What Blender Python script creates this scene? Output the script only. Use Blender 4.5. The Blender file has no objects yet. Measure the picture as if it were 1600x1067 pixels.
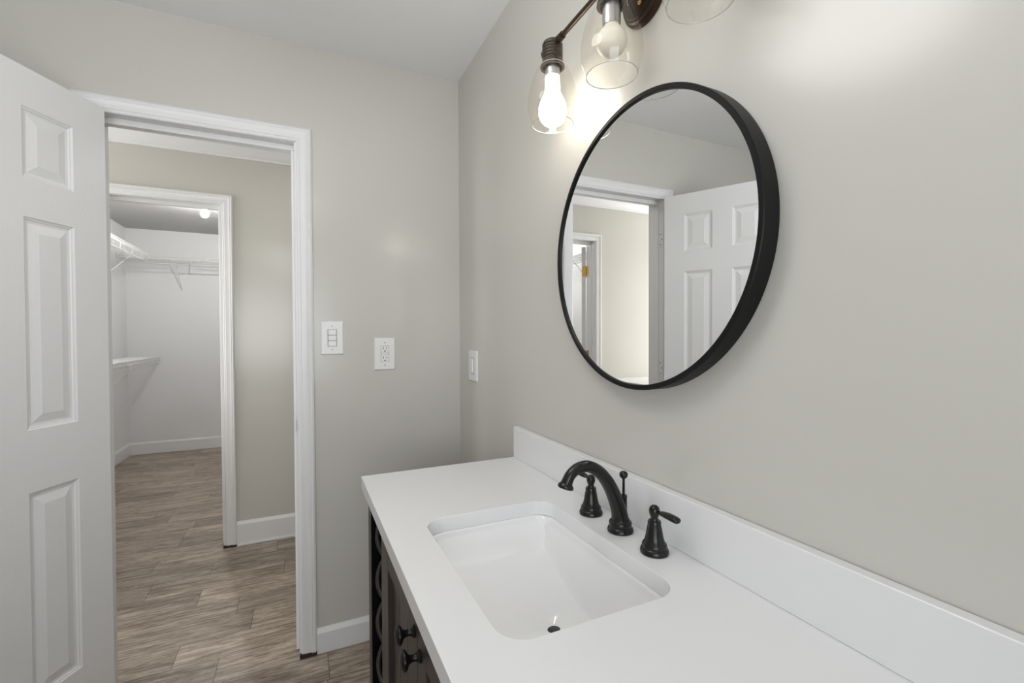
import bpy, bmesh, math, random
from mathutils import Vector, Matrix

S = bpy.context.scene
COL = S.collection
PI = math.pi
sin, cos, rad = math.sin, math.cos, math.radians

# ------------------------------------------------------------------ camera
cam_data = bpy.data.cameras.new('camera')
cam = bpy.data.objects.new('camera', cam_data)
COL.objects.link(cam)
yaw, pitch, roll = rad(24.8946), rad(-0.8987), rad(-0.2459)
fw = Vector((sin(yaw)*cos(pitch), cos(yaw)*cos(pitch), sin(pitch)))
rt = Vector((cos(yaw), -sin(yaw), 0))
up = rt.cross(fw)
r2 = rt*cos(roll) + up*sin(roll)
u2 = -rt*sin(roll) + up*cos(roll)
M = Matrix((r2, u2, -fw)).transposed().to_4x4()
M.translation = Vector((-.6683, -2.0108, 1.2937))
cam.matrix_world = M
cam_data.sensor_fit = 'HORIZONTAL'
cam_data.sensor_width = 36
cam_data.lens = 36*715.48/1600
cam_data.clip_start = .02
S.camera = cam

# ------------------------------------------------------------------ exposure
S.view_settings.view_transform = 'Standard'
S.view_settings.look = 'None'
S.view_settings.gamma = 1
S.view_settings.use_curve_mapping = False
S.view_settings.exposure = 0.33

# ------------------------------------------------------------------ world
W = bpy.data.worlds.new('world')
S.world = W
W.use_nodes = True
W.node_tree.nodes['Background'].inputs[0].default_value = (.82, .90, 1, 1)
W.node_tree.nodes['Background'].inputs[1].default_value = 1.0

def area(name, loc, target, sx, sy, power, color=(1, 1, 1)):
    d = bpy.data.lights.new(name, 'AREA')
    d.shape = 'RECTANGLE'; d.size = sx; d.size_y = sy
    d.energy = power; d.color = color
    o = bpy.data.objects.new(name, d); COL.objects.link(o)
    o.location = loc
    o.rotation_euler = (Vector(target)-Vector(loc)).to_track_quat('-Z', 'Y').to_euler()
    return o

# added fill lights, set at made-up windows behind the camera and in the hall
area('bathroom_fill_light', (-1.15, -3.0, 1.4), (-1.0, -1.0, 2.40), 1.4, 1.1, 13, (.97, .985, 1)).data.spread = rad(140)
area('hall_fill_light', (-3.32, .68, 1.45), (-1.2, .75, 1.5), .75, 1.4, 25, (1, .99, .97))

# ------------------------------------------------------------------ dimensions (metres)
CEIL = 2.443
HT, TH, XF, YE = .884, .033, -.5104, -.627    # counter height, thickness, front, far end
YR = -1.866                                    # counter near end
YC = -1.2465                                   # sink, faucet and mirror centre line
Y2 = 1.248                                     # hall's far wall

# ------------------------------------------------------------------ materials
def mat(name, color, rough=.5, spec=.5, metal=0., bump=None, coat=0., noise=None):
    m = bpy.data.materials.new(name); m.use_nodes = True
    nt = m.node_tree; b = nt.nodes['Principled BSDF']
    b.inputs['Base Color'].default_value = (*color, 1)
    b.inputs['Roughness'].default_value = rough
    b.inputs['Specular IOR Level'].default_value = spec
    b.inputs['Metallic'].default_value = metal
    if coat:
        b.inputs['Coat Weight'].default_value = coat
        b.inputs['Coat Roughness'].default_value = .08
    tc = nt.nodes.new('ShaderNodeTexCoord')
    if noise:
        scale, amt = noise[0], noise[1]
        mp = nt.nodes.new('ShaderNodeMapping')
        if len(noise) > 2: mp.inputs['Scale'].default_value = noise[2]
        n = nt.nodes.new('ShaderNodeTexNoise'); n.inputs['Scale'].default_value = scale
        n.inputs['Detail'].default_value = 4
        nt.links.new(tc.outputs['Object'], mp.inputs['Vector'])
        nt.links.new(mp.outputs['Vector'], n.inputs['Vector'])
        r = nt.nodes.new('ShaderNodeMapRange')
        r.inputs['To Min'].default_value = 1-amt; r.inputs['To Max'].default_value = 1+amt
        nt.links.new(n.outputs['Fac'], r.inputs['Value'])
        v = nt.nodes.new('ShaderNodeVectorMath'); v.operation = 'SCALE'
        v.inputs[0].default_value = color
        nt.links.new(r.outputs['Result'], v.inputs['Scale'])
        nt.links.new(v.outputs['Vector'], b.inputs['Base Color'])
    if bump:
        scale, strength, dist = bump[:3]
        mp = nt.nodes.new('ShaderNodeMapping')
        if len(bump) > 3: mp.inputs['Scale'].default_value = bump[3]
        n = nt.nodes.new('ShaderNodeTexNoise'); n.inputs['Scale'].default_value = scale
        n.inputs['Detail'].default_value = 3
        nt.links.new(tc.outputs['Object'], mp.inputs['Vector'])
        nt.links.new(mp.outputs['Vector'], n.inputs['Vector'])
        bp = nt.nodes.new('ShaderNodeBump')
        bp.inputs['Strength'].default_value = strength; bp.inputs['Distance'].default_value = dist
        nt.links.new(n.outputs['Fac'], bp.inputs['Height'])
        nt.links.new(bp.outputs['Normal'], b.inputs['Normal'])
    return m

def emit_mat(name, color, strength):
    m = bpy.data.materials.new(name); m.use_nodes = True
    nt = m.node_tree; b = nt.nodes['Principled BSDF']
    b.inputs['Base Color'].default_value = (.9, .88, .84, 1)
    b.inputs['Emission Color'].default_value = (*color, 1)
    b.inputs['Emission Strength'].default_value = strength
    return m

def glass_mat(name, tint, extra=.04):
    m = bpy.data.materials.new(name); m.use_nodes = True
    nt = m.node_tree; nt.nodes.remove(nt.nodes['Principled BSDF'])
    out = nt.nodes['Material Output']
    lw = nt.nodes.new('ShaderNodeLayerWeight'); lw.inputs['Blend'].default_value = .12
    cr = nt.nodes.new('ShaderNodeMapRange')
    cr.inputs['To Min'].default_value = extra; cr.inputs['To Max'].default_value = .75
    nt.links.new(lw.outputs['Facing'], cr.inputs['Value'])
    pw = nt.nodes.new('ShaderNodeMath'); pw.operation = 'POWER'; pw.inputs[1].default_value = 2.2
    nt.links.new(lw.outputs['Facing'], pw.inputs[0]); nt.links.new(pw.outputs[0], cr.inputs['Value'])
    t = nt.nodes.new('ShaderNodeBsdfTransparent'); t.inputs[0].default_value = (*tint, 1)
    g = nt.nodes.new('ShaderNodeBsdfGlossy'); g.inputs['Roughness'].default_value = .02
    g.inputs[0].default_value = (.95, .93, .9, 1)
    mx = nt.nodes.new('ShaderNodeMixShader')
    nt.links.new(cr.outputs['Result'], mx.inputs[0])
    nt.links.new(t.outputs[0], mx.inputs[1]); nt.links.new(g.outputs[0], mx.inputs[2])
    nt.links.new(mx.outputs[0], out.inputs['Surface'])
    return m

def floor_mat():
    """wood-look planks .612 x .155 m running along x, each row with its own joint offset"""
    m = bpy.data.materials.new('wood_plank_tile'); m.use_nodes = True
    nt = m.node_tree; N = nt.nodes; L = nt.links; b = N['Principled BSDF']
    PW, PH, Y0 = .612, .155, -.020
    def mth(op, a, c=None, d=None):
        n = N.new('ShaderNodeMath'); n.operation = op
        for i, v in enumerate((a, c, d)):
            if v is None: continue
            if isinstance(v, (int, float)): n.inputs[i].default_value = v
            else: L.new(v, n.inputs[i])
        return n.outputs[0]
    tc = N.new('ShaderNodeTexCoord')
    sx = N.new('ShaderNodeSeparateXYZ'); L.new(tc.outputs['Object'], sx.inputs[0])
    ry = mth('DIVIDE', mth('SUBTRACT', sx.outputs['Y'], Y0), PH)
    row = mth('FLOOR', ry)
    wn = N.new('ShaderNodeTexWhiteNoise'); wn.noise_dimensions = '1D'; L.new(mth('ADD', row, .37), wn.inputs['W'])
    # joint offsets laid in the hall, row by row
    joints = [-.578, -.974, -1.133, -.877, -.949, -1.130, -.758, -1.124, -.804]
    ramp = N.new('ShaderNodeValToRGB'); ramp.color_ramp.interpolation = 'CONSTANT'
    el = ramp.color_ramp.elements; n = len(joints)
    while len(el) < n: el.new(.5)
    for k, j in enumerate(joints):
        v = (-j % PW)/PW
        el[k].position = k/n; el[k].color = (v, v, v, 1)
    L.new(mth('DIVIDE', mth('ADD', row, 1.5), n), ramp.inputs['Fac'])
    inside = mth('MULTIPLY', mth('GREATER_THAN', row, -1.5), mth('LESS_THAN', row, n-1.5))
    off = mth('ADD', mth('MULTIPLY', ramp.outputs['Color'], inside), mth('MULTIPLY', wn.outputs['Value'], mth('SUBTRACT', 1, inside)))
    rx = mth('ADD', mth('DIVIDE', sx.outputs['X'], PW), off)
    col = mth('FLOOR', rx)
    cv = N.new('ShaderNodeCombineXYZ'); L.new(row, cv.inputs[0]); L.new(col, cv.inputs[1])
    pid = N.new('ShaderNodeTexWhiteNoise'); pid.noise_dimensions = '2D'; L.new(cv.outputs[0], pid.inputs['Vector'])
    fx = mth('FRACT', rx); fy = mth('FRACT', ry)
    ex = mth('MULTIPLY', mth('MINIMUM', fx, mth('SUBTRACT', 1, fx)), PW)
    ey = mth('MULTIPLY', mth('MINIMUM', fy, mth('SUBTRACT', 1, fy)), PH)
    gap = mth('LESS_THAN', mth('MINIMUM', ex, ey), .0012)
    # shift the grain from plank to plank
    sh = N.new('ShaderNodeVectorMath'); sh.operation = 'MULTIPLY_ADD'
    sh.inputs[1].default_value = (17, 13, 5)
    L.new(pid.outputs['Color'], sh.inputs[0]); L.new(tc.outputs['Object'], sh.inputs[2])
    def noise(scale, vec, detail, rough, dist):
        mp = N.new('ShaderNodeMapping'); mp.inputs['Scale'].default_value = vec; L.new(sh.outputs[0], mp.inputs['Vector'])
        q = N.new('ShaderNodeTexNoise'); q.inputs['Scale'].default_value = scale
        q.inputs['Detail'].default_value = detail; q.inputs['Roughness'].default_value = rough; q.inputs['Distortion'].default_value = dist
        L.new(mp.outputs[0], q.inputs['Vector']); return q.outputs['Fac']
    n1 = noise(2.6, (1.0, 7.5, 1), 10, .68, 1.5)       # cathedral swirls
    n2 = noise(5.0, (1.2, 30, 1), 8, .66, .7)         # long streaks
    n3 = noise(26, (1.0, 9, 1), 4, .6, .5)            # fine pores
    mixv = mth('ADD', mth('ADD', mth('MULTIPLY', n1, .40), mth('MULTIPLY', n2, .38)), mth('MULTIPLY', n3, .22))
    cr = N.new('ShaderNodeValToRGB'); e = cr.color_ramp.elements
    e[0].position = .375; e[0].color = (.090, .066, .047, 1)
    e[1].position = .645; e[1].color = (.66, .57, .475, 1)
    k = e.new(.455); k.color = (.205, .158, .118, 1)
    k = e.new(.51); k.color = (.335, .272, .215, 1)
    k = e.new(.565); k.color = (.47, .395, .325, 1)
    L.new(mixv, cr.inputs['Fac'])
    pr = N.new('ShaderNodeMapRange'); pr.inputs['To Min'].default_value = .80; pr.inputs['To Max'].default_value = 1.22
    L.new(pid.outputs['Value'], pr.inputs['Value'])
    ml = N.new('ShaderNodeVectorMath'); ml.operation = 'SCALE'
    L.new(cr.outputs['Color'], ml.inputs[0]); L.new(pr.outputs['Result'], ml.inputs['Scale'])
    mx = N.new('ShaderNodeMix'); mx.data_type = 'RGBA'
    L.new(gap, mx.inputs['Factor']); L.new(ml.outputs[0], mx.inputs['A'])
    mx.inputs['B'].default_value = (.085, .07, .058, 1)
    L.new(mx.outputs['Result'], b.inputs['Base Color'])
    b.inputs['Roughness'].default_value = .40
    hgt = mth('SUBTRACT', mth('MULTIPLY', mixv, .8), gap)
    bp = N.new('ShaderNodeBump'); bp.inputs['Strength'].default_value = .4; bp.inputs['Distance'].default_value = .002
    L.new(hgt, bp.inputs['Height']); L.new(bp.outputs['Normal'], b.inputs['Normal'])
    return m

WALLC = (.60, .586, .54)
M_wall = mat('greige_wall_paint', WALLC, .21, .5, bump=(260, .05, .0006))
M_ceil = mat('white_ceiling_paint', (.90, .90, .905), .7, .3, bump=(200, .1, .001))
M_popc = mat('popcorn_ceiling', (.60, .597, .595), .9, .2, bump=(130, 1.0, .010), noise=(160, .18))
M_trim = mat('white_trim_paint', (.82, .82, .825), .35, .5)
M_door = mat('white_door_paint', (.80, .80, .805), .38, .5, bump=(46, .30, .0012, (9, 9, 1)))
M_clos = mat('closet_wall_paint', (.80, .80, .805), .6, .4, bump=(220, .08, .001))
M_floor = floor_mat()
M_quartz = mat('white_quartz', (.80, .80, .805), .22, .5)
M_porc = mat('white_porcelain', (.84, .84, .84), .08, .5)
M_cab = mat('espresso_wood', (.042, .034, .029), .38, .5, noise=(14, .25, (6, 6, .8)))
M_bay_shade = mat('painted_bay_shade', (.003, .003, .003), .7, .1)  # near-black colour stands in for deep shade inside the bays
M_black = mat('oil_rubbed_bronze', (.008, .0075, .007), .27, .35, metal=.0, coat=.12)
M_knob = mat('black_iron', (.006, .006, .006), .3, .35)
M_iron = mat('dark_iron', (.035, .032, .03), .3, .5, metal=.35)
M_frame = mat('black_metal_frame', (.006, .006, .0063), .45, .2)
M_mirror = mat('mirror_silver', (.92, .925, .925), .004, .5, metal=1)
M_bronze = mat('aged_bronze', (.055, .036, .023), .33, .5, metal=.65)
M_socket = mat('aged_bronze_socket', (.075, .058, .045), .4, .5, metal=.5)
M_plastic = mat('white_plastic', (.84, .84, .83), .3, .5)
M_slot = mat('dark_slot', (.03, .03, .03), .6, .3)
M_shadow = mat('floor_gap_shadow', (.05, .042, .035), .9, .1)  # dark fill painted as the shade under the door casings
M_brass = mat('brass', (.55, .38, .13), .3, .5, metal=1)
M_steel = mat('satin_steel', (.5, .5, .5), .35, .5, metal=1)
M_wire = mat('white_coated_wire', (.78, .78, .77), .4, .5)
M_glass = glass_mat('clear_shade_glass', (.955, .945, .92))
M_rim = mat('ground_glass_edge', (.55, .54, .52), .1, .8)
M_bulb_on = emit_mat('lit_bulb', (1, .95, .87), 12)
M_bulb_off = mat('frosted_bulb', (.84, .79, .70), .4, .4)
M_closet_bulb = emit_mat('lit_closet_bulb', (1, .985, .95), 500)
M_globe = emit_mat('fill_globe_glass', (1, .985, .97), 5.6)
M_lampglass = emit_mat('fill_lamp_glass', (1, .975, .94), 11)
M_drain = mat('dark_drain', (.02, .02, .02), .3, .5)
M_pane = glass_mat('fill_window_glass', (.97, .98, .98), .03)

# ------------------------------------------------------------------ mesh helpers
def new_bm(): return bmesh.new()

def box(bm, x0, x1, y0, y1, z0, z1):
    x0, x1 = min(x0, x1), max(x0, x1); y0, y1 = min(y0, y1), max(y0, y1); z0, z1 = min(z0, z1), max(z0, z1)
    v = [bm.verts.new(p) for p in ((x0,y0,z0),(x1,y0,z0),(x1,y1,z0),(x0,y1,z0),(x0,y0,z1),(x1,y0,z1),(x1,y1,z1),(x0,y1,z1))]
    for f in ((3,2,1,0),(4,5,6,7),(0,1,5,4),(1,2,6,5),(2,3,7,6),(3,0,4,7)):
        bm.faces.new([v[i] for i in f])

def frame_axes(t):
    t = t.normalized()
    a = Vector((0, 0, 1)) if abs(t.z) < .9 else Vector((1, 0, 0))
    n = t.cross(a).normalized()
    return n, t.cross(n).normalized()

def tube(bm, pts, rads, seg=16, caps=True, scale=(1, 1)):
    """rings along a path, parallel-transported"""
    pts = [Vector(p) for p in pts]
    if not hasattr(rads, '__len__'): rads = [rads]*len(pts)
    tang = []
    for i in range(len(pts)):
        a = pts[max(i-1, 0)]; b = pts[min(i+1, len(pts)-1)]
        d = b-a
        tang.append(d.normalized() if d.length > 1e-9 else (tang[-1] if tang else Vector((0,0,1))))
    n, bb = frame_axes(tang[0])
    rings = []
    for i, p in enumerate(pts):
        t = tang[i]
        n = (n - t*n.dot(t))
        n = n.normalized() if n.length > 1e-6 else frame_axes(t)[0]
        bb = t.cross(n)
        rings.append([bm.verts.new(p + (n*cos(2*PI*k/seg)*scale[0] + bb*sin(2*PI*k/seg)*scale[1])*rads[i]) for k in range(seg)])
    for a, b in zip(rings, rings[1:]):
        for k in range(seg):
            bm.faces.new((a[k], a[(k+1) % seg], b[(k+1) % seg], b[k]))
    if caps:
        bm.faces.new(rings[0][::-1]); bm.faces.new(rings[-1])

def lathe(bm, prof, origin=(0, 0, 0), axis='z', seg=40, cap0=True, cap1=True):
    """prof: (radius, height) list; axis z, or -x (height grows towards -x)"""
    o = Vector(origin); rings = []
    for r, h in prof:
        ring = []
        for k in range(seg):
            a = 2*PI*k/seg
            if axis == 'z': p = Vector((r*cos(a), r*sin(a), h))
            else: p = Vector((-h, r*cos(a), r*sin(a)))
            ring.append(bm.verts.new(o+p))
        rings.append(ring)
    for a, b in zip(rings, rings[1:]):
        for k in range(seg):
            bm.faces.new((a[k], a[(k+1) % seg], b[(k+1) % seg], b[k]))
    if cap0: bm.faces.new(rings[0][::-1])
    if cap1: bm.faces.new(rings[-1])

def smooth_path(ctrl, n=8):
    """Catmull-Rom through control tuples of any length"""
    out = []
    c = [ctrl[0]] + list(ctrl) + [ctrl[-1]]
    for i in range(1, len(c)-2):
        p0, p1, p2, p3 = c[i-1], c[i], c[i+1], c[i+2]
        for k in range(n):
            t = k/n
            out.append(tuple(.5*((2*b)+(-a+d)*t+(2*a-5*b+4*d-e)*t*t+(-a+3*b-3*d+e)*t**3) for a, b, d, e in zip(p0, p1, p2, p3)))
    out.append(tuple(ctrl[-1]))
    return out

def build(name, bm, m, parent=None, bevel=0, smooth=False, segs=2, auto=None):
    bmesh.ops.recalc_face_normals(bm, faces=bm.faces)
    me = bpy.data.meshes.new(name)
    bm.to_mesh(me); bm.free()
    o = bpy.data.objects.new(name, me); COL.objects.link(o)
    me.materials.append(m)
    if smooth:
        for p in me.polygons: p.use_smooth = True
        me.set_sharp_from_angle(angle=rad(auto or 40))
    if bevel:
        b = o.modifiers.new('edge', 'BEVEL'); b.width = bevel; b.segments = segs
        b.limit_method = 'ANGLE'; b.angle_limit = rad(40)
    if parent:
        o.parent = parent
        o.matrix_parent_inverse = parent.matrix_basis.inverted()
    return o

def thing(name, loc, label, cat, group=None):
    o = bpy.data.objects.new(name, None); COL.objects.link(o)
    o.empty_display_size = .05
    o.location = loc
    return tag(o, label, cat, group)

def tag(o, label, cat, group=None):
    o['label'] = label; o['category'] = cat
    if group: o['group'] = group
    return o

def struct(name, bm, m, bevel=0, **k):
    o = build(name, bm, m, None, bevel, **k); o['kind'] = 'structure'
    return o

def struct_empty(name, loc):
    o = bpy.data.objects.new(name, None); COL.objects.link(o)
    o.location = loc; o['kind'] = 'structure'; o.empty_display_size = .05
    return o

# ------------------------------------------------------------------ room shell
HX0, HX1 = -3.4, 1.2          # hall ends
OXL, OXR, OZ = -1.30, -.666, 2.060  # rough opening of the bathroom doorway
CXL, CXR, CZ = -1.706, -1.086, 2.094
RX0, RY0 = -2.45, -3.1        # bathroom's left wall and the wall behind the camera
KX0, KX1, KY1, KZ = -2.355, -.55, 4.217, 2.456  # closet

bm = new_bm(); box(bm, HX0, HX1, RY0, KY1+.1, -.05, 0); struct('floor', bm, M_floor)
bm = new_bm(); box(bm, HX0, HX1, RY0-.1, Y2, CEIL, CEIL+.06); struct('ceiling', bm, M_ceil)
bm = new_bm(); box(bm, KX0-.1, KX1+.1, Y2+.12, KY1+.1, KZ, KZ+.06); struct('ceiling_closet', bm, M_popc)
bm = new_bm(); box(bm, 0, .1, RY0-.1, 0, 0, CEIL); struct('wall_right', bm, M_wall)
bm = new_bm()
box(bm, HX0, OXL, 0, .12, 0, CEIL); box(bm, OXR, HX1, 0, .12, 0, CEIL); box(bm, OXL, OXR, 0, .12, OZ, CEIL)
struct('wall_back', bm, M_wall)
bm = new_bm(); box(bm, RX0-.1, RX0, RY0-.1, 0, 0, CEIL); struct('wall_left', bm, M_wall)
WX0, WX1, WZ0, WZ1 = -1.9, -.4, .85, 2.15
bm = new_bm()
box(bm, RX0, WX0, RY0-.1, RY0, 0, CEIL); box(bm, WX1, 0, RY0-.1, RY0, 0, CEIL)
box(bm, WX0, WX1, RY0-.1, RY0, 0, WZ0); box(bm, WX0, WX1, RY0-.1, RY0, WZ1, CEIL)
struct('wall_front', bm, M_wall)
bm = new_bm()
box(bm, HX0, CXL, Y2, Y2+.12, 0, CEIL+.1); box(bm, CXR, HX1, Y2, Y2+.12, 0, CEIL+.1); box(bm, CXL, CXR, Y2, Y2+.12, CZ, CEIL+.1)
struct('wall_hall', bm, M_wall)
bm = new_bm(); box(bm, HX1, HX1+.1, 0, Y2+.12, 0, CEIL); struct('wall_hall_right', bm, M_wall)
bm = new_bm()
box(bm, HX0-.1, HX0, 0, .28, 0, CEIL); box(bm, HX0-.1, HX0, 1.08, Y2+.12, 0, CEIL)
box(bm, HX0-.1, HX0, .28, 1.08, 0, .65); box(bm, HX0-.1, HX0, .28, 1.08, 2.15, CEIL)
struct('wall_hall_left', bm, M_wall)
bm = new_bm(); box(bm, KX0-.1, KX0, Y2+.12, KY1+.1, 0, KZ); struct('wall_closet_left', bm, M_clos)
bm = new_bm(); box(bm, KX1, KX1+.1, Y2+.12, KY1+.1, 0, KZ); struct('wall_closet_right', bm, M_clos)
bm = new_bm(); box(bm, KX0, KX1, KY1, KY1+.1, 0, KZ); struct('wall_closet_back', bm, M_clos)

# added fill windows, behind the camera and at the hall's end: frame, mullions, pane
def window(name, axis, c, a0, a1, z0, z1):
    e = struct_empty(name, (c, (a0+a1)/2, z0) if axis == 'x' else ((a0+a1)/2, c, z0))
    def bx(b, u0, u1, w0, w1, d=.03):
        if axis == 'x': box(b, c-d, c+d, u0, u1, w0, w1)
        else: box(b, u0, u1, c-d, c+d, w0, w1)
    b = new_bm()
    bx(b, a0, a0+.05, z0, z1); bx(b, a1-.05, a1, z0, z1); bx(b, a0+.05, a1-.05, z0, z0+.05); bx(b, a0+.05, a1-.05, z1-.05, z1)
    bx(b, a0+.05, a1-.05, (z0+z1)/2-.02, (z0+z1)/2+.02)
    build('fill_window_frame', b, M_trim, e, .004)
    b = new_bm(); bx(b, a0+.05, a1-.05, z0+.05, (z0+z1)/2-.02, .004); bx(b, a0+.05, a1-.05, (z0+z1)/2+.02, z1-.05, .004)
    build('pane', b, M_pane, e)
window('fill_window_1', 'y', RY0-.05, WX0, WX1, WZ0, WZ1)
window('fill_window_2', 'x', HX0-.05, .28, 1.08, .65, 2.15)

# ------------------------------------------------------------------ door casings
CPROF = [(0, 0), (0, .007), (.004, .010), (.010, .010), (.013, .0125), (.024, .0115), (.034, .013), (.040, .0165), (.044, .0150),
         (.049, .0175), (.053, .0155), (.0565, .012), (.0565, 0)]
def casing_bm(xl, xr, zt, z0, y, sgn=-1, prof=CPROF):
    bm = new_bm(); st = []
    for fx in (lambda u: (xl-u, z0), lambda u: (xl-u, zt+u), lambda u: (xr+u, zt+u), lambda u: (xr+u, z0)):
        st.append([bm.verts.new((fx(u)[0], y+sgn*d, fx(u)[1])) for u, d in prof])
    n = len(prof)
    for a, b in zip(st, st[1:]):
        for k in range(n-1):
            bm.faces.new((a[k], a[k+1], b[k+1], b[k]))
    bm.faces.new(st[0]); bm.faces.new(st[-1][::-1])
    return bm

def jamb_bm(xl, xr, zt, y0, y1, t=.018, z0=0.008):
    bm = new_bm()
    box(bm, xl-t, xl, y0, y1, z0, zt+t); box(bm, xr, xr+t, y0, y1, z0, zt+t); box(bm, xl, xr, y0, y1, zt, zt+t)
    return bm

def stop_bm(xl, xr, zt, y0, y1, t=.011, tl=.004, z0=.010, tz=.022):
    bm = new_bm()
    box(bm, xl, xl+tl, y0, y1, z0, zt-tz); box(bm, xr-t, xr, y0, y1, z0, zt-tz); box(bm, xl, xr, y0, y1, zt-tz, zt)
    return bm

JXL, JXR, JZ = -1.289, -.681, 2.058
trim = struct_empty('trim_1', ((JXL+JXR)/2, 0, 0))
build('casing', casing_bm(-1.292, -.6735, 2.0555, .014, 0), M_trim, trim, smooth=True, auto=25)
build('casing', casing_bm(-1.292, -.6735, 2.0555, .014, .12, 1), M_trim, trim, smooth=True, auto=25)
build('jamb', jamb_bm(JXL, JXR, JZ, 0, .12, .014), M_trim, trim, .001)
build('door_stop', stop_bm(JXL, JXR, JZ, .040, .073), M_trim, trim, .002)
for x0, x1 in ((-.680, -.617),):     # dark block painted as the shade where the casing stops short of the floor
    bm = new_bm(); box(bm, x0, x1, -.016, .06, .0005, .016); build('floor_gap_shade', bm, M_shadow, trim)
# strike plate on the latch jamb
bm = new_bm(); box(bm, JXR-.0015, JXR+.001, .004, .034, .905, .965); box(bm, JXR-.003, JXR+.001, -.004, .006, .915, .955)
sp = build('strike_plate', bm, M_steel, trim); sp['label'] = 'steel strike plate'
# white painted hinge leaves with dark screw holes on the hinge jamb
for hz in (1.834, 1.096, .33):
    bm = new_bm(); box(bm, JXL-.001, JXL+.002, .004, .034, hz-.045, hz+.045)
    lf = build('hinge_leaf', bm, M_trim, trim, .001)
    bm = new_bm()
    for dy, dz in ((.024, .030), (.014, 0), (.024, -.030)):
        lathe(bm, [(.0035, 0), (.0035, .0006)], (JXL+.0028, dy, hz+dz), '-x', 12)
    s = build('screw_hole', bm, M_slot, lf)

TXL, TXR, TZ = -1.692, -1.100, 2.086
trim2 = struct_empty('trim_2', ((TXL+TXR)/2, Y2, 0))
build('casing', casing_bm(-1.699, -1.0865, 2.0865, .012, Y2), M_trim, trim2, smooth=True, auto=25)
build('jamb', jamb_bm(TXL, TXR, TZ, Y2, Y2+.12, .012), M_trim, trim2, .001)
build('door_stop', stop_bm(TXL, TXR, TZ, Y2+.045, Y2+.08), M_trim, trim2, .002)
bm = new_bm(); box(bm, -1.100, -1.022, Y2-.017, Y2+.05, .0005, .012); build('floor_gap_shade', bm, M_shadow, trim2)
for hz in (1.845, 1.105, .365):
    bm = new_bm(); box(bm, TXL-.001, TXL+.002, Y2+.087, Y2+.119, hz-.045, hz+.045)
    h = build('hinge_leaf', bm, M_brass, trim2, .001); h['label'] = 'brass hinge leaf'

# baseboards: board with an eased cap
def base_bm(p0, p1, nrm, h, t=.013, z0=.001, shoe=0):
    """p0,p1 xy ends on the wall, nrm = unit xy towards the room"""
    bm = new_bm()
    prof = [(0, z0), (t+shoe, z0), (t+shoe, z0+.004+shoe), (t, z0+.004+shoe*1.2), (t, h-.018), (t*.75, h-.011), (t*.55, h-.006), (t*.35, h), (0, h)]
    a = [bm.verts.new((p0[0]+nrm[0]*d, p0[1]+nrm[1]*d, z)) for d, z in prof]
    b = [bm.verts.new((p1[0]+nrm[0]*d, p1[1]+nrm[1]*d, z)) for d, z in prof]
    n = len(prof)
    for k in range(n):
        bm.faces.new((a[k], a[(k+1) % n], b[(k+1) % n], b[k]))
    bm.faces.new(a[::-1]); bm.faces.new(b)
    return bm
struct('baseboard_back', base_bm((-.6165, 0), (0, 0), (0, -1), .101), M_trim)
struct('baseboard_right', base_bm((0, 0), (0, YE-.012), (-1, 0), .101), M_trim)
struct('baseboard_left', base_bm((RX0, RY0), (RX0, 0), (1, 0), .101), M_trim)
struct('baseboard_back_left', base_bm((RX0, 0), (-1.349, 0), (0, -1), .101), M_trim)
struct('baseboard_hall', base_bm((-1.0295, Y2), (HX1, Y2), (0, -1), .148, shoe=.006), M_trim)
struct('baseboard_closet_back', base_bm((KX0, KY1), (KX1, KY1), (0, -1), .132), M_trim)
struct('baseboard_closet_left', base_bm((KX0, Y2+.12), (KX0, KY1), (1, 0), .132), M_trim)

# crown moulding along the hall's far wall
bm = new_bm()
prof = [(0, 2.374), (.010, 2.374), (.012, 2.384), (.022, 2.390), (.040, 2.405), (.052, 2.424), (.056, 2.430), (.066, 2.432), (.066, 2.443), (0, 2.443)]
a = [bm.verts.new((HX0, Y2-d, z)) for d, z in prof]; b = [bm.verts.new((HX1, Y2-d, z)) for d, z in prof]
for k in range(len(prof)):
    bm.faces.new((a[k], a[(k+1) % len(prof)], b[(k+1) % len(prof)], b[k]))
bm.faces.new(a[::-1]); bm.faces.new(b)
struct('trim_3', bm, M_trim, smooth=True, auto=30)

# ------------------------------------------------------------------ six-panel doors
PANEL = [(0, 0), (.004, .0035), (.0075, .0045), (.010, .0075), (.017, .0085), (.038, .0030), (.042, .0018)]
def panel_door_bm(w, h, t, zoff=.0):
    """u from the hinge edge, z up; front face at v=0 (facing -v), back at v=t"""
    bm = new_bm()
    us = [0, .108, .252, w-.252, w-.108, w]
    zs = [0, .245, .842, 1.020, 1.623, 1.732, 1.932, h]
    for v, s in ((0, 1), (t, -1)):
        for i in range(5):
            for j in range(7):
                u0, u1, z0, z1 = us[i], us[i+1], zs[j], zs[j+1]
                if i in (1, 3) and j in (1, 3, 5):
                    prev = None
                    for ins, dep in PANEL:
                        r = [bm.verts.new((a, v+s*dep, b)) for a, b in ((u0+ins, z0+ins), (u1-ins, z0+ins), (u1-ins, z1-ins), (u0+ins, z1-ins))]
                        if prev:
                            for k in range(4): bm.faces.new((prev[k], prev[(k+1) % 4], r[(k+1) % 4], r[k]))
                        prev = r
                    bm.faces.new(prev)
                else:
                    bm.faces.new([bm.verts.new((a, v, b)) for a, b in ((u0, z0), (u1, z0), (u1, z1), (u0, z1))])
    for (a, b) in (((0, 0), (w, 0)), ((w, 0), (w, h)), ((w, h), (0, h)), ((0, h), (0, 0))):
        bm.faces.new([bm.verts.new(p) for p in ((a[0], 0, a[1]), (b[0], 0, b[1]), (b[0], t, b[1]), (a[0], t, a[1]))])
    bmesh.ops.remove_doubles(bm, verts=bm.verts, dist=1e-5)
    return bm

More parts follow.
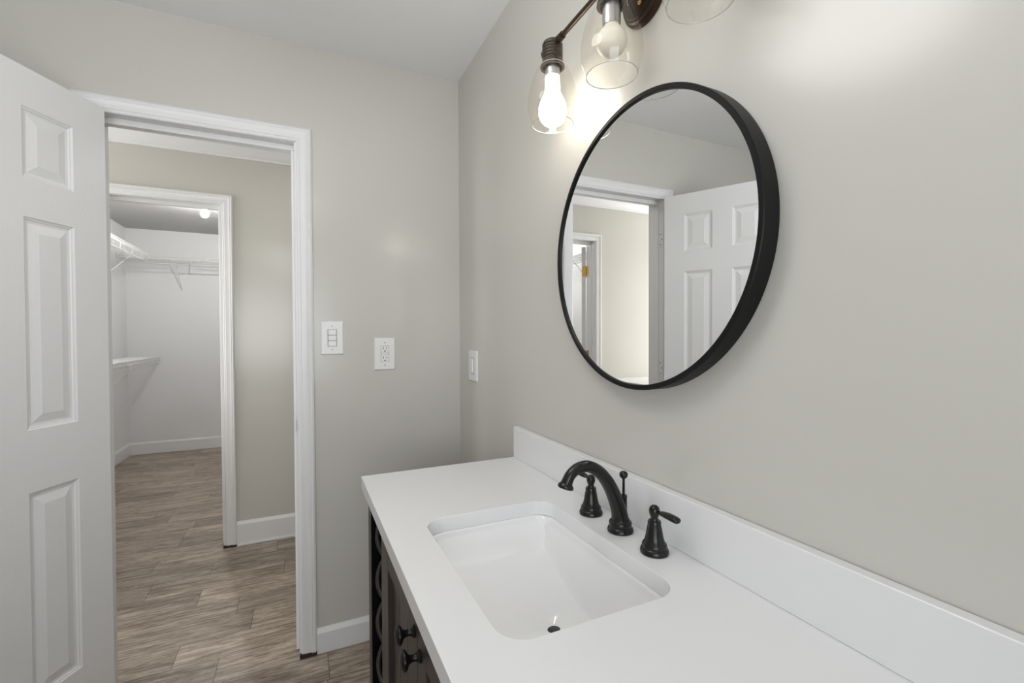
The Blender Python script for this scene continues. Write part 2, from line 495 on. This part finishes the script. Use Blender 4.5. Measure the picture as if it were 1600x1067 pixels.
def place_door(name, hinge, ang, w, h, t, z0, side, label):
    """side +1: slab lies to the left of its direction"""
    e = bpy.data.objects.new(name, None); COL.objects.link(e); e.empty_display_size = .05
    e.location = (hinge[0], hinge[1], z0); e.rotation_euler = (0, 0, ang)
    e['kind'] = 'structure'; e['label'] = label; e['category'] = 'door'
    bm = panel_door_bm(w, h, t)
    if side < 0: bmesh.ops.translate(bm, verts=bm.verts, vec=(0, -t, 0))
    bmesh.ops.recalc_face_normals(bm, faces=bm.faces)
    me = bpy.data.meshes.new('door_leaf'); bm.to_mesh(me); bm.free(); me.materials.append(M_door)
    o = bpy.data.objects.new('door_leaf', me); COL.objects.link(o); o.parent = e
    return e
# bathroom door: swung into the room past square, hall face towards the mirror
DA = rad(-117.1)
door = place_door('door_1', (-1.2495-.035*sin(-DA), -.046+.035*-cos(DA)*-1*-1, 0), DA, .6, 2.042, .035, .008, 1,
                  'white six-panel bathroom door standing open at the left')
# put the hinge-side corner of the visible face where it belongs
door.location = (-1.2495-.035*sin(-DA), -.048-.035*cos(DA), .008)
for s, v in ((-1, -.001), (1, .036)):
    bm = new_bm()
    prof = [(.032, 0), (.032, .006), (.012, .010), (.011, .030), (.022, .040), (.0265, .052), (.022, .062), (.010, .066)]
    lathe(bm, prof, (0, 0, 0), '-x', 24)
    bmesh.ops.rotate(bm, verts=bm.verts, cent=(0, 0, 0), matrix=Matrix.Rotation(PI/2 if s < 0 else -PI/2, 3, 'Z'))
    bmesh.ops.translate(bm, verts=bm.verts, vec=(.545, v, .93))
    bmesh.ops.recalc_face_normals(bm, faces=bm.faces)
    me = bpy.data.meshes.new('door_knob'); bm.to_mesh(me); bm.free(); me.materials.append(M_black)
    o = bpy.data.objects.new('door_knob', me); COL.objects.link(o); o.parent = door
    for p in me.polygons: p.use_smooth = True
# closet door: folded back inside the closet
door2 = place_door('door_2', (-1.688, Y2+.127, 0), rad(124), .585, 2.035, .035, .022, -1,
                   'white closet door swung inward, only its hinged edge in view')
for hz in (1.845, 1.105, .365):
    bm = new_bm(); box(bm, -.0012, .001, -.033, -.003, hz-.022-.045, hz-.022+.045)
    tube(bm, [(-.004, .004, hz-.022-.046), (-.004, .004, hz-.022+.046)], .005, 12)
    bmesh.ops.recalc_face_normals(bm, faces=bm.faces)
    me = bpy.data.meshes.new('hinge'); bm.to_mesh(me); bm.free(); me.materials.append(M_brass)
    o = bpy.data.objects.new('hinge', me); COL.objects.link(o); o.parent = door2; o['label'] = 'brass hinge'

# ------------------------------------------------------------------ vanity cabinet
CF, CY0, CY1 = -.492, -.632, -1.860      # face, far side, near side
CZT = HT-TH
cab = thing('vanity_cabinet', (-.25, YC, 0), 'espresso brown wooden bathroom vanity cabinet under the white countertop', 'cabinet')
bm = new_bm()
box(bm, CF+.02, -.02, CY0-.018, CY0, .08, CZT)                # far side panel
box(bm, CF+.02, -.02, CY1, CY1+.018, .08, CZT)                # near side panel
box(bm, -.032, -.02, CY1+.018, CY0-.018, .08, CZT-.10)         # back
box(bm, CF+.02, -.032, CY1+.018, CY0-.018, .08, .098)          # bottom
box(bm, CF+.02, -.032, -.880, -.865, .098, CZT)                # partitions beside the open bays
box(bm, CF+.02, -.032, -1.628, -1.613, .098, CZT)
build('cabinet_body', bm, M_cab, cab, .001)
bm = new_bm()
for y0, y1 in ((CY0, -.683), (-.865, -.900), (-1.593, -1.628), (-1.810, CY1)):
    box(bm, CF, CF+.02, y0, y1, 0, CZT)
box(bm, CF+.001, CF+.0195, -.683, -.865, CZT-.012, CZT); box(bm, CF+.001, CF+.0195, -.900, -1.593, CZT-.030, CZT); box(bm, CF+.001, CF+.0195, -1.628, -1.810, CZT-.012, CZT)
for y0, y1 in ((-.683, -.865), (-.900, -1.593), (-1.628, -1.810)): box(bm, CF+.001, CF+.0195, y0, y1, .08, .115)
build('face_frame', bm, M_cab, cab, .0015)
for sy in (CY0, CY1+.05):
    for sx in (-.075,):
        bm = new_bm(); box(bm, sx, sx+.05, sy-.05, sy, 0, .08); build('leg', bm, M_cab, cab, .002)

def shaker(y0, y1, z0, z1, knob_y, knob_z):
    """overlay door: stiles and rails round a recessed plank panel"""
    b = new_bm(); w = .057; x0, x1 = CF-.0005, CF+.0185
    ya, yb = max(y0, y1), min(y0, y1)
    box(b, x0, x1, ya, ya-w, z0, z1); box(b, x0, x1, yb+w, yb, z0, z1)
    box(b, x0, x1, ya-w, yb+w, z0, z0+w); box(b, x0, x1, ya-w, yb+w, z1-w, z1)
    d = build('door', b, M_cab, cab, .0015)
    b = new_bm(); n = 3; g = .0015; step = (ya-yb-2*w)/n
    for k in range(n):
        box(b, x0+.0115, x1-.002, ya-w-k*step-g/2, ya-w-(k+1)*step+g/2, z0+w, z1-w)
    build('panel', b, M_cab, d, .0015)
    b = new_bm()
    lathe(b, [(.010, 0), (.0105, .002), (.008, .005), (.0055, .009), (.0055, .015), (.008, .020), (.0150, .0235), (.0165, .0265), (.0155, .0295), (.010, .0325), (.003, .0335)],
          (x0, knob_y, knob_z), '-x', 28)
    build('knob', b, M_knob, d, smooth=True, auto=50)
shaker(-.901, -1.2455, .118, CZT-.032, -1.224, .779)
shaker(-1.2475, -1.592, .118, CZT-.032, -1.266, .762)
# open bays at either end with twisted iron posts
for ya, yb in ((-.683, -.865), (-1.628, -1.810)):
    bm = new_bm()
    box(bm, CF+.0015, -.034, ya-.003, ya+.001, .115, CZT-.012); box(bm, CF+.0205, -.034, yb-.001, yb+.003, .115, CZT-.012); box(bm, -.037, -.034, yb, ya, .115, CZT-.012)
    bl = build('bay_shade_lining', bm, M_bay_shade, cab); bl['label'] = 'black sheets painted as the shade inside the open bay'
for yc in (-.778, -1.719):
    bm = new_bm()
    for ph in (0, PI):
        pts = []
        n = 150
        for k in range(n+1):
            z = .115 + (CZT-.012-.115)*k/n
            a = 2*PI*(z-.871)/.228 + ph
            pts.append((CF+.0355-.031*cos(a), yc+.031*sin(a), z))
        tube(bm, pts, .0064, 10)
    build('twisted_post', bm, M_iron, cab, smooth=True)

# ------------------------------------------------------------------ countertop with sink cut-out
SX0, SX1, SY0, SY1, SR = -.426, -.119, -1.468, -1.020, .045
SCX, SCY = (SX0+SX1)/2, (SY0+SY1)/2
def rr_point(a, hx, hy, r):
    """boundary point of a rounded rectangle in direction a"""
    d = Vector((cos(a), sin(a)))
    lo, hi = 0, hx+hy
    for _ in range(40):
        m_ = (lo+hi)/2; p = d*m_
        qx, qy = abs(p.x)-(hx-r), abs(p.y)-(hy-r)
        sd = math.hypot(max(qx, 0), max(qy, 0)) + min(max(qx, qy), 0) - r
        if sd > 0: hi = m_
        else: lo = m_
    return d*hi
def rect_hit(a, x0, x1, y0, y1):
    dx, dy = cos(a), sin(a); t = 1e9
    if dx > 1e-9: t = min(t, (x1-SCX)/dx)
    if dx < -1e-9: t = min(t, (x0-SCX)/dx)
    if dy > 1e-9: t = min(t, (y1-SCY)/dy)
    if dy < -1e-9: t = min(t, (y0-SCY)/dy)
    return (SCX+dx*t, SCY+dy*t)
CX0, CX1, CY_0, CY_1 = XF, -.002, YR, YE
angs = [2*PI*k/360 for k in range(360)] + [math.atan2(y-SCY, x-SCX) % (2*PI) for x in (CX0, CX1) for y in (CY_0, CY_1)]
angs = sorted(set(round(a, 7) for a in angs))
bm = new_bm(); R4 = []
hx, hy = (SX1-SX0)/2, (SY1-SY0)/2
for a in angs:
    h = rr_point(a, hx, hy, SR); o = rect_hit(a, CX0, CX1, CY_0, CY_1)
    R4.append([bm.verts.new((SCX+h.x, SCY+h.y, HT-TH)), bm.verts.new((SCX+h.x, SCY+h.y, HT)), bm.verts.new((o[0], o[1], HT)), bm.verts.new((o[0], o[1], HT-TH))])
n = len(R4)
for i in range(n):
    a, b = R4[i], R4[(i+1) % n]
    for k in range(4):
        bm.faces.new((a[k], a[(k+1) % 4], b[(k+1) % 4], b[k]))
top = build('countertop', bm, M_quartz, None, .0022, segs=3)
tag(top, 'white quartz countertop slab with a rectangular sink cut-out', 'countertop')
bm = new_bm(); box(bm, -.0225, -.002, YR, YE, HT, HT+.1016)
bs = build('backsplash', bm, M_quartz, None, .002, segs=3)
tag(bs, 'low white quartz backsplash strip along the wall behind the faucet', 'backsplash')

# undermount sink
sink = thing('sink', (SCX, SCY, .70), 'white porcelain rectangular undermount sink set into the countertop', 'sink')
bm = new_bm()
zr = HT-TH-.001; DX, DY = -.238, -1.266
def smax(a, b, k):
    h = max(k-abs(a-b), 0)/k
    return max(a, b)+h*h*k/4
rings = []
bx_, by_ = hx+.005, hy+.005
NR = 56
SA = [2*PI*k/240 for k in range(240)]
for i in range(NR+1):
    f = (i/NR)**1.25
    ring = []
    for a in SA:
        p = rr_point(a, bx_, by_, SR+.005)
        q = Vector((0, max(-(by_-bx_), min(by_-bx_, p.y))))
        w = p.lerp(q, f)
        x, y = SCX+w.x, SCY+w.y
        wall = zr-.010*min(1, f/.02)-min(2.35*(bx_-abs(w.x)), 1.45*(by_-abs(w.y)))
        rr = math.hypot(x-DX, y-DY)
        bot = .735 + .255*(math.sqrt((y-DY)**2+.025**2)-.025) + .35*(x-DX)**2 - .009*math.exp(-(rr/.030)**2)
        z = zr if i == 0 else min(zr, smax(wall, bot, .024))
        ring.append(bm.verts.new((x, y, z)))
    rings.append(ring)
for a, b in zip(rings, rings[1:]):
    for k in range(240):
        bm.faces.new((a[k], a[(k+1) % 240], b[(k+1) % 240], b[k]))
bmesh.ops.remove_doubles(bm, verts=bm.verts, dist=2e-5)
o = build('basin', bm, M_porc, sink, smooth=True, auto=80)
sm = o.modifiers.new('wall', 'SOLIDIFY'); sm.thickness = .008; sm.offset = -1
bm = new_bm()
lathe(bm, [(.0265, .0025), (.025, .004), (.0215, .003), (.021, .001)], (DX, DY, .7300), 'z', 32, cap0=False, cap1=False)
dr = build('drain_ring', bm, M_black, sink, smooth=True)
bm = new_bm(); lathe(bm, [(.0205, 0), (.0205, .0035), (.017, .0055), (.002, .0065)], (DX, DY, .7300), 'z', 32); build('stopper', bm, M_drain, dr, smooth=True)

# ------------------------------------------------------------------ faucet
FX = -.069
FZ = HT+.0006
fau = thing('faucet', (FX, YC, FZ), 'dark bronze widespread faucet with gooseneck spout and two lever handles', 'faucet')
bm = new_bm()
path = smooth_path([(FX+.002, YC, HT+.020, .0185), (-.070, YC, .924, .0165), (-.0795, YC, .952, .0152), (-.096, YC, .985, .0140), (-.119, YC, 1.013, .0127),
                    (-.146, YC, 1.0285, .0118), (-.170, YC, 1.028, .0110), (-.187, YC, 1.018, .0107), (-.195, YC, 1.006, .0112), (-.1985, YC, .998, .0125)], 6)
tube(bm, [p[:3] for p in path], [p[3] for p in path], 24)
spo = build('spout', bm, M_black, fau, smooth=True, auto=60)
bm = new_bm()
tube(bm, [(-.1972, YC, 1.0010), (-.1985, YC, .9975), (-.1995, YC, .9945), (-.2003, YC, .9920)], [.0125, .0155, .0160, .0145], 24)
build('spout_tip', bm, M_black, spo, smooth=True, auto=50)
bm = new_bm()
lathe(bm, [(.0265, 0), (.0270, .003), (.0255, .0075), (.0225, .010), (.0230, .013), (.0235, .017), (.0225, .0205), (.0195, .023), (.0185, .026)], (FX+.002, YC, FZ), 'z', 36)
build('spout_base', bm, M_black, spo, smooth=True, auto=35)
bm = new_bm()
lathe(bm, [(.0075, -.0235), (.0070, .045), (.0075, .047), (.0070, .050), (.0028, .0505), (.0026, .083), (.0050, .0855), (.0082, .0885), (.0090, .0925), (.0082, .0965), (.0045, .0995), (.001, .1)],
      (-.0585, YC, .908), 'z', 24)
build('lift_rod', bm, M_black, fau, smooth=True, auto=50)
for yb, s in ((YC+.103, 1), (YC-.103, -1)):
    bm = new_bm()
    lathe(bm, [(.0260, 0), (.0265, .004), (.0245, .009), (.0225, .0105), (.0230, .014), (.0220, .0175), (.0185, .022), (.0160, .032), (.0140, .044), (.0120, .054), (.0122, .058), (.0110, .060)],
          (FX, yb, FZ), 'z', 36)
    hnd = build('handle', bm, M_black, fau, smooth=True, auto=35)
    bm = new_bm()
    lathe(bm, [(.0100, .058), (.0075, .062), (.0068, .066), (.0085, .070), (.0098, .0745), (.0100, .079), (.0085, .0845), (.0050, .0878), (.001, .0888)], (FX, yb, FZ), 'z', 28)
    # lever: flattened paddle pointing away from the spout
    ctrl = [(FX, yb+s*.004, HT+.078, .0040), (FX, yb+s*.014, HT+.0795, .0045), (FX-.0005, yb+s*.022, HT+.0805, .0072), (FX-.001, yb+s*.036, HT+.0815, .0088),
            (FX-.0015, yb+s*.052, HT+.0815, .0090), (FX-.002, yb+s*.0595, HT+.081, .0078), (FX-.002, yb+s*.0625, HT+.081, .0045)]
    lp = smooth_path(ctrl, 5)
    tube(bm, [p[:3] for p in lp], [p[3] for p in lp], 20, scale=(1, .62))
    build('lever', bm, M_black, hnd, smooth=True, auto=50)

# ------------------------------------------------------------------ round mirror
MZ, MR, MD, MG = 1.4794, .302, .038, .034
mir = thing('mirror', (0, YC, MZ), 'large round wall mirror in a slim black frame above the sink', 'mirror')
bm = new_bm()
lathe(bm, [(MR-.0015, .001), (MR, .003), (MR, MD-.0015), (MR-.0015, MD), (MR-.009, MD), (MR-.0105, MD-.0012), (MR-.0105, .001)], (-.001, YC, MZ), '-x', 160, False, False)
for f in list(bm.faces): pass
build('frame', bm, M_frame, mir, smooth=True, auto=30)
bm = new_bm(); lathe(bm, [(MR-.0095, MG-.005), (MR-.0095, MG)], (0, YC, MZ), '-x', 160)
build('mirror_glass', bm, M_mirror, mir)
bm = new_bm(); lathe(bm, [(MR-.012, .002), (MR-.012, MG-.006)], (0, YC, MZ), '-x', 96); build('backing', bm, M_slot, mir)

# ------------------------------------------------------------------ vanity light
LX, LZ = -.09, 2.009
LYC = -1.249
LYS = (-1.011, -1.249, -1.475)
vl = thing('vanity_light', (0, LYC, LZ), 'bronze three-bulb vanity light with clear glass shades above the mirror', 'wall light')
bm = new_bm()
lathe(bm, [(.0625, 0), (.0635, .006), (.0620, .010), (.058, .011), (.0575, .016), (.055, .018), (.0515, .0185), (.050, .024), (.044, .0265), (.012, .028), (.012, .030)], (-.0005, LYC, 2.005), '-x', 64)
pl = build('backplate', bm, M_bronze, vl, smooth=True, auto=30)
for dz in (-.032, .032):
    bm = new_bm(); lathe(bm, [(.0045, 0), (.0045, .003), (.003, .0055), (.0008, .0062)], (-.0265, LYC-.012, 2.005+dz), '-x', 16); build('screw', bm, M_brass, pl, smooth=True)
bm = new_bm(); tube(bm, [(-.028, LYC, 2.006), (-.06, LYC, 2.008), (LX, LYC, LZ)], [.012, .009, .009], 20); build('arm', bm, M_bronze, vl, smooth=True, auto=50)
bm = new_bm()
tube(bm, [(LX, LYS[2]-.042, LZ), (LX, LYS[0]+.042, LZ)], .0062, 20)
for y, s in ((LYS[0], 1), (LYS[2], -1)):
    tube(bm, [(LX, y+s*.036, LZ), (LX, y+s*.039, LZ), (LX, y+s*.047, LZ)], [.0095, .011, .006], 20)
    tube(bm, [(LX, y-s*.050, LZ), (LX, y-s*.030, LZ)], [.0085, .0095], 20)
build('bar', bm, M_bronze, vl, smooth=True, auto=40)

def bulb_prof(zb, k):
    # body below, neck on top; heights from the bulb's bottom
    pr = [(.001, 0), (.011, .0012), (.0205, .0055), (.0280, .0135), (.0320, .0240), (.0330, .0340), (.0318, .0450), (.0280, .0570), (.0230, .0670), (.0190, .0750), (.0172, .0830), (.0165, .1150)]
    return [(r*k, zb+h*k) for r, h in pr]
for y, lit in zip(LYS, (True, False, False)):
    bm = new_bm()
    pr = [(.004, 2.0225), (.018, 2.0210), (.0235, 2.0165)]
    z = 2.013
    for k in range(5):
        pr += [(.0238, z), (.0255, z-.0018), (.0255, z-.0046), (.0238, z-.0064)]; z -= .0074
    pr += [(.0245, z), (.0262, z-.006), (.0295, z-.014), (.0300, z-.0205), (.024, z-.0205), (.0225, z-.012), (.0225, z-.010)]
    lathe(bm, pr, (LX, y, 0), 'z', 40)
    so = build('socket', bm, M_socket, vl, smooth=True, auto=35)
    bm = new_bm()
    outer = [(.0302, 1.9600), (.0345, 1.9575), (.0405, 1.9480), (.0475, 1.9320), (.0540, 1.9130), (.0590, 1.8930), (.0615, 1.8760), (.0620, 1.8630), (.0608, 1.8480), (.0578, 1.8350), (.0536, 1.8230), (.0512, 1.8160)]
    outer = smooth_path(outer, 4)
    lathe(bm, outer, (LX, y, 0), 'z', 64, False, False)
    sh = build('glass_shade', bm, M_glass, vl, smooth=True, auto=80)
    for rr, zz, tt in ((.0510, 1.8162, .0010), (.0305, 1.9600, .0008)):
        bm = new_bm(); n = 64
        tube(bm, [(LX+rr*cos(2*PI*k/n), y+rr*sin(2*PI*k/n), zz) for k in range(n+1)], tt, 8, False)
        build('shade_rim', bm, M_rim, sh, smooth=True)
    prof = bulb_prof(1.8125, 1.06) if lit else [(.0308*sin(t), 1.884-.0308*cos(t)) for t in [.03+k*(2.58-.03)/22 for k in range(23)]] + [(.0158, 1.913), (.0158, 1.940)]
    bm = new_bm(); lathe(bm, prof, (LX, y, 0), 'z', 40)
    bo = build('bulb', bm, M_bulb_on if lit else M_bulb_off, vl, smooth=True, auto=80)
    bo['label'] = 'lit bulb' if lit else 'unlit bulb'
    bm = new_bm(); zc = 1.931 if lit else 1.915; lathe(bm, [(.0170, zc), (.0182, zc+.006), (.0182, 1.962)], (LX, y, 0), 'z', 32, False, False)
    build('bulb_collar', bm, M_steel, bo, smooth=True, auto=35)

# ------------------------------------------------------------------ switches and outlet
def plate(bm, u0, u1, z0, z1, t):
    e = .0035
    a = [bm.verts.new(p) for p in ((u0, 0, z0), (u1, 0, z0), (u1, 0, z1), (u0, 0, z1))]
    b = [bm.verts.new(p) for p in ((u0, -t*.35, z0), (u1, -t*.35, z0), (u1, -t*.35, z1), (u0, -t*.35, z1))]
    c = [bm.verts.new(p) for p in ((u0+e, -t, z0+e), (u1-e, -t, z0+e), (u1-e, -t, z1-e), (u0+e, -t, z1-e))]
    for p, q in ((a, b), (b, c)):
        for k in range(4): bm.faces.new((p[k], p[(k+1) % 4], q[(k+1) % 4], q[k]))
    bm.faces.new(a[::-1]); bm.faces.new(c)
def screws(e, zs, T=.0065):
    for z in zs:
        b = new_bm(); lathe(b, [(.0032, -.001), (.0032, .0005), (.002, .001)], (0, 0, 0), '-x', 14)
        bmesh.ops.rotate(b, verts=b.verts, cent=(0, 0, 0), matrix=Matrix.Rotation(PI/2, 3, 'Z'))
        bmesh.ops.translate(b, verts=b.verts, vec=(0, -T, z))
        o = raw('screw', b, M_steel, e)
def raw(name, bm, m, e, bevel=0):
    bmesh.ops.recalc_face_normals(bm, faces=bm.faces)
    me = bpy.data.meshes.new(name); bm.to_mesh(me); bm.free(); me.materials.append(m)
    o = bpy.data.objects.new(name, me); COL.objects.link(o); o.parent = e
    if bevel:
        b = o.modifiers.new('edge', 'BEVEL'); b.width = bevel; b.segments = 2; b.limit_method = 'ANGLE'
    return o

# triple switch by the door
e = thing('light_switch', (-.547, -.0002, 1.282), 'white wall switch plate with three stacked switches beside the door casing', 'switch')
b = new_bm(); plate(b, -.0435, .0435, -.068, .068, .0065); raw('cover_plate', b, M_plastic, e)
b = new_bm(); box(b, -.0175, .0175, -.0072, -.006, -.0345, .0345); raw('switch_gap', b, M_slot, e)
for k, (z, dy) in enumerate(((.0228, -.0095), (0, -.0105), (-.0228, -.0105))):
    b = new_bm(); box(b, -.0158, .0158, dy, -.0071, z-.0107, z+.0107); raw('rocker', b, M_plastic, e, .001)
screws(e, (.0475, -.0475))
# outlet
e = thing('wall_outlet', (-.3375, -.0002, 1.2125), 'white double wall outlet between the switch plate and the corner', 'outlet')
b = new_bm(); plate(b, -.0435, .0435, -.0685, .0685, .0065); raw('cover_plate', b, M_plastic, e)
b = new_bm(); box(b, -.0172, .0172, -.0069, -.006, -.0342, .0342); raw('socket_gap', b, M_slot, e)
b = new_bm(); box(b, -.0164, .0164, -.0088, -.0068, -.0334, .0334); fc = raw('socket_face', b, M_plastic, e, .0008)
for zc in (.0195, -.0205):
    b = new_bm(); box(b, -.0080, -.0055, -.0092, -.0086, zc+.0005, zc+.0095); raw('slot', b, M_slot, fc)
    b = new_bm(); box(b, .0055, .0077, -.0092, -.0086, zc+.0010, zc+.0085); raw('slot', b, M_slot, fc)
    b = new_bm()
    tube(b, [(0, -.0086, zc-.0075), (0, -.0092, zc-.0075)], .0030, 14); raw('ground_hole', b, M_slot, fc)
b = new_bm(); box(b, -.0160, .0160, -.0091, -.0086, .0066, .0071); box(b, -.0160, .0160, -.0091, -.0086, -.0022, -.0017); box(b, .0115, .0135, -.0092, -.0086, .0015, .0035)
raw('test_button_lines', b, M_slot, fc)
screws(e, (.048, -.048))
# dimmer on the mirror wall
e = thing('dimmer_switch', (-.0002, -.1865, 1.161), 'white wall switch plate on the mirror wall near the corner', 'switch')
e.rotation_euler = (0, 0, -PI/2)
b = new_bm(); plate(b, -.049, .049, -.0645, .0645, .0065); raw('cover_plate', b, M_plastic, e)
b = new_bm(); box(b, -.0175, .0175, -.0075, -.006, -.0345, .0345); raw('switch_gap', b, M_slot, e)
b = new_bm(); box(b, -.0165, .0165, -.0085, -.0071, -.0335, .0335); raw('switch_face', b, M_plastic, e, .0008)
b = new_bm(); box(b, -.0115, .0125, -.0125, -.0081, -.0270, .0280); raw('paddle', b, M_plastic, e, .0015)

# ------------------------------------------------------------------ closet: wire shelves and bulb
def wire_shelf(name, wall, a0, a1, ztop, depth, label, rod=True, braces=(), hooks=()):
    """wall 'left': runs along y against x=KX0; wall 'back': runs along x against y=KY1"""
    def P(a, d, z): return (KX0+d, a, z) if wall == 'left' else (a, KY1-d, z)
    e = thing(name, P((a0+a1)/2, .002, ztop), label, 'shelf', 'white wire shelves in the closet')
    R1, R2 = .0035, .0022
    b = new_bm()
    n = int(abs(a1-a0)/.0254)
    for k in range(n+1):
        a = a0+(a1-a0)*k/n
        tube(b, [P(a, .004, ztop), P(a, depth, ztop), P(a, depth+.002, ztop-.030)], R2*.75, 5)
    for d in (.006, depth*.5): tube(b, [P(a0, d, ztop-.003), P(a1, d, ztop-.003)], R2*1.2, 6)
    build('wire_deck', b, M_wire, e, smooth=True, auto=60)
    b = new_bm()
    tube(b, [P(a0, depth, ztop+.001), P(a1, depth, ztop+.001)], R1, 8)
    tube(b, [P(a0, depth+.003, ztop-.030), P(a1, depth+.003, ztop-.030)], R1, 8)
    build('front_rail', b, M_wire, e, smooth=True, auto=60)
    if rod:
        b = new_bm()
        tube(b, [P(a0, depth-.02, ztop-.075), P(a1, depth-.02, ztop-.075)], R1*1.3, 8)
        build('hanging_rod', b, M_wire, e, smooth=True, auto=60)
        for a in hooks:
            b = new_bm()
            pts = [P(a, depth+.003, ztop-.030), P(a, depth+.004, ztop-.055)]
            pts += [P(a, depth-.020+.024*cos(t), ztop-.062-.020*sin(t)) for t in [PI*k/10 for k in range(0, 11)]]
            pts += [P(a, depth-.044, ztop-.045), P(a, depth-.044, ztop-.004)]
            tube(b, pts, R1*.9, 8); build('rod_hook', b, M_wire, e, smooth=True, auto=60)
    for a in braces:
        b = new_bm()
        tube(b, [P(a, depth, ztop-.008), P(a, .008, ztop-.31), P(a, .004, ztop-.33)], R1*1.2, 8)
        build('brace', b, M_wire, e, smooth=True, auto=60)
    for a, s in ((a0, 1), (a1, -1)):
        b = new_bm()
        q0 = P(a, depth-.012, ztop-.036); q1 = P(a+s*.006, depth+.007, ztop+.006)
        box(b, q0[0], q1[0], q0[1], q1[1], q0[2], q1[2]); build('end_cap', b, M_wire, e)
    return e
wire_shelf('wire_shelf', 'left', Y2+.5, 3.70, 2.125, .305, 'upper white wire shelf on the left closet wall with hanging rod', True, (2.2, 2.86, 3.45), (2.0, 2.5, 2.95, 3.25, 3.55))
wire_shelf('wire_shelf', 'back', KX0+.01, KX1-.005, 2.132, .30, 'long white wire shelf across the closet back wall', True, (-1.86, -.9), (-2.1, -1.72, -1.2))
wire_shelf('wire_shelf', 'left', Y2+.5, KY1-.008, 1.062, .285, 'lower white wire shelf on the left closet wall, at waist height', True, (2.9, 3.55), (3.2, 3.9))
# square clip where the upper shelves meet
cb = thing('closet_bulb', (-1.395, 2.68, KZ), 'bare lit bulb in a white holder on the closet ceiling', 'light bulb')
bm = new_bm(); lathe(bm, [(.056, KZ-.0015), (.056, KZ-.012), (.040, KZ-.026), (.022, KZ-.036), (.021, KZ-.050)], (-1.395, 2.68, 0), 'z', 32); build('lamp_holder', bm, M_plastic, cb, smooth=True, auto=40)
bm = new_bm(); lathe(bm, [(.001, KZ-.150), (.012, KZ-.148), (.024, KZ-.139), (.030, KZ-.122), (.0295, KZ-.105), (.022, KZ-.084), (.0155, KZ-.068), (.014, KZ-.050)], (-1.395, 2.68, 0), 'z', 32); build('bulb', bm, M_closet_bulb, cb, smooth=True, auto=80)

# ------------------------------------------------------------------ hall: added fill lamp, low cabinet seen in the mirror
hl = thing('fill_lamp', (-.12, .62, CEIL), 'unseen flush round glass lamp added to light the hall', 'ceiling lamp')  # out-of-view lamp added to brighten the hall
bm = new_bm(); lathe(bm, [(.16, CEIL-.0015), (.165, CEIL-.02), (.15, CEIL-.022)], (-.12, .62, 0), 'z', 40); build('rim', bm, M_steel, hl, smooth=True, auto=40)
bm = new_bm(); lathe(bm, [(.149, CEIL-.022), (.146, CEIL-.05), (.12, CEIL-.078), (.07, CEIL-.096), (.002, CEIL-.101)], (-.12, .62, 0), 'z', 40); build('glass_bowl', bm, M_lampglass, hl, smooth=True, auto=60)

gl = thing('fill_lamp', (-.78, -1.25, CEIL), 'wide flattened white glass lamp on a short stem, added to light the bathroom', 'ceiling lamp')  # out-of-view lamp added for top light on counter and ceiling
bm = new_bm(); lathe(bm, [(.062, CEIL-.0015), (.062, CEIL-.012), (.045, CEIL-.022), (.010, CEIL-.026), (.010, CEIL-.190), (.048, CEIL-.193), (.050, CEIL-.216)], (-.78, -1.25, 0), 'z', 40); build('canopy', bm, M_bronze, gl, smooth=True, auto=35)
bm = new_bm(); gz = CEIL-.30
lathe(bm, [((.23*sin(PI*k/28)+.0005), gz-.088*cos(PI*k/28)) for k in range(0, 27)], (-.78, -1.25, 0), 'z', 56); build('glass_shade', bm, M_globe, gl, smooth=True, auto=60)

hc = thing('hall_cabinet', (-2.3, .95, 0), 'low white cabinet with a flat top in the hall, seen in the mirror', 'cabinet')
bm = new_bm(); box(bm, -2.75, -1.81, .66, Y2-.016, .07, .88); build('body', bm, M_trim, hc, .002)
bm = new_bm(); box(bm, -2.77, -1.79, .645, Y2-.002, .88, .905); build('top', bm, M_trim, hc, .003)
bm = new_bm(); box(bm, -2.72, -1.84, .70, Y2-.02, .0, .07); build('plinth', bm, M_trim, hc)
for k in range(2):
    bm = new_bm(); x0 = -2.74+.47*k; box(bm, x0, x0+.45, .642, .66, .09, .87); d = build('door', bm, M_trim, hc, .002)
    bm = new_bm(); tube(bm, [(x0+(.42 if k == 0 else .03), .642, .50), (x0+(.42 if k == 0 else .03), .620, .50)], [.006, .012], 14); build('knob', bm, M_steel, d, smooth=True)
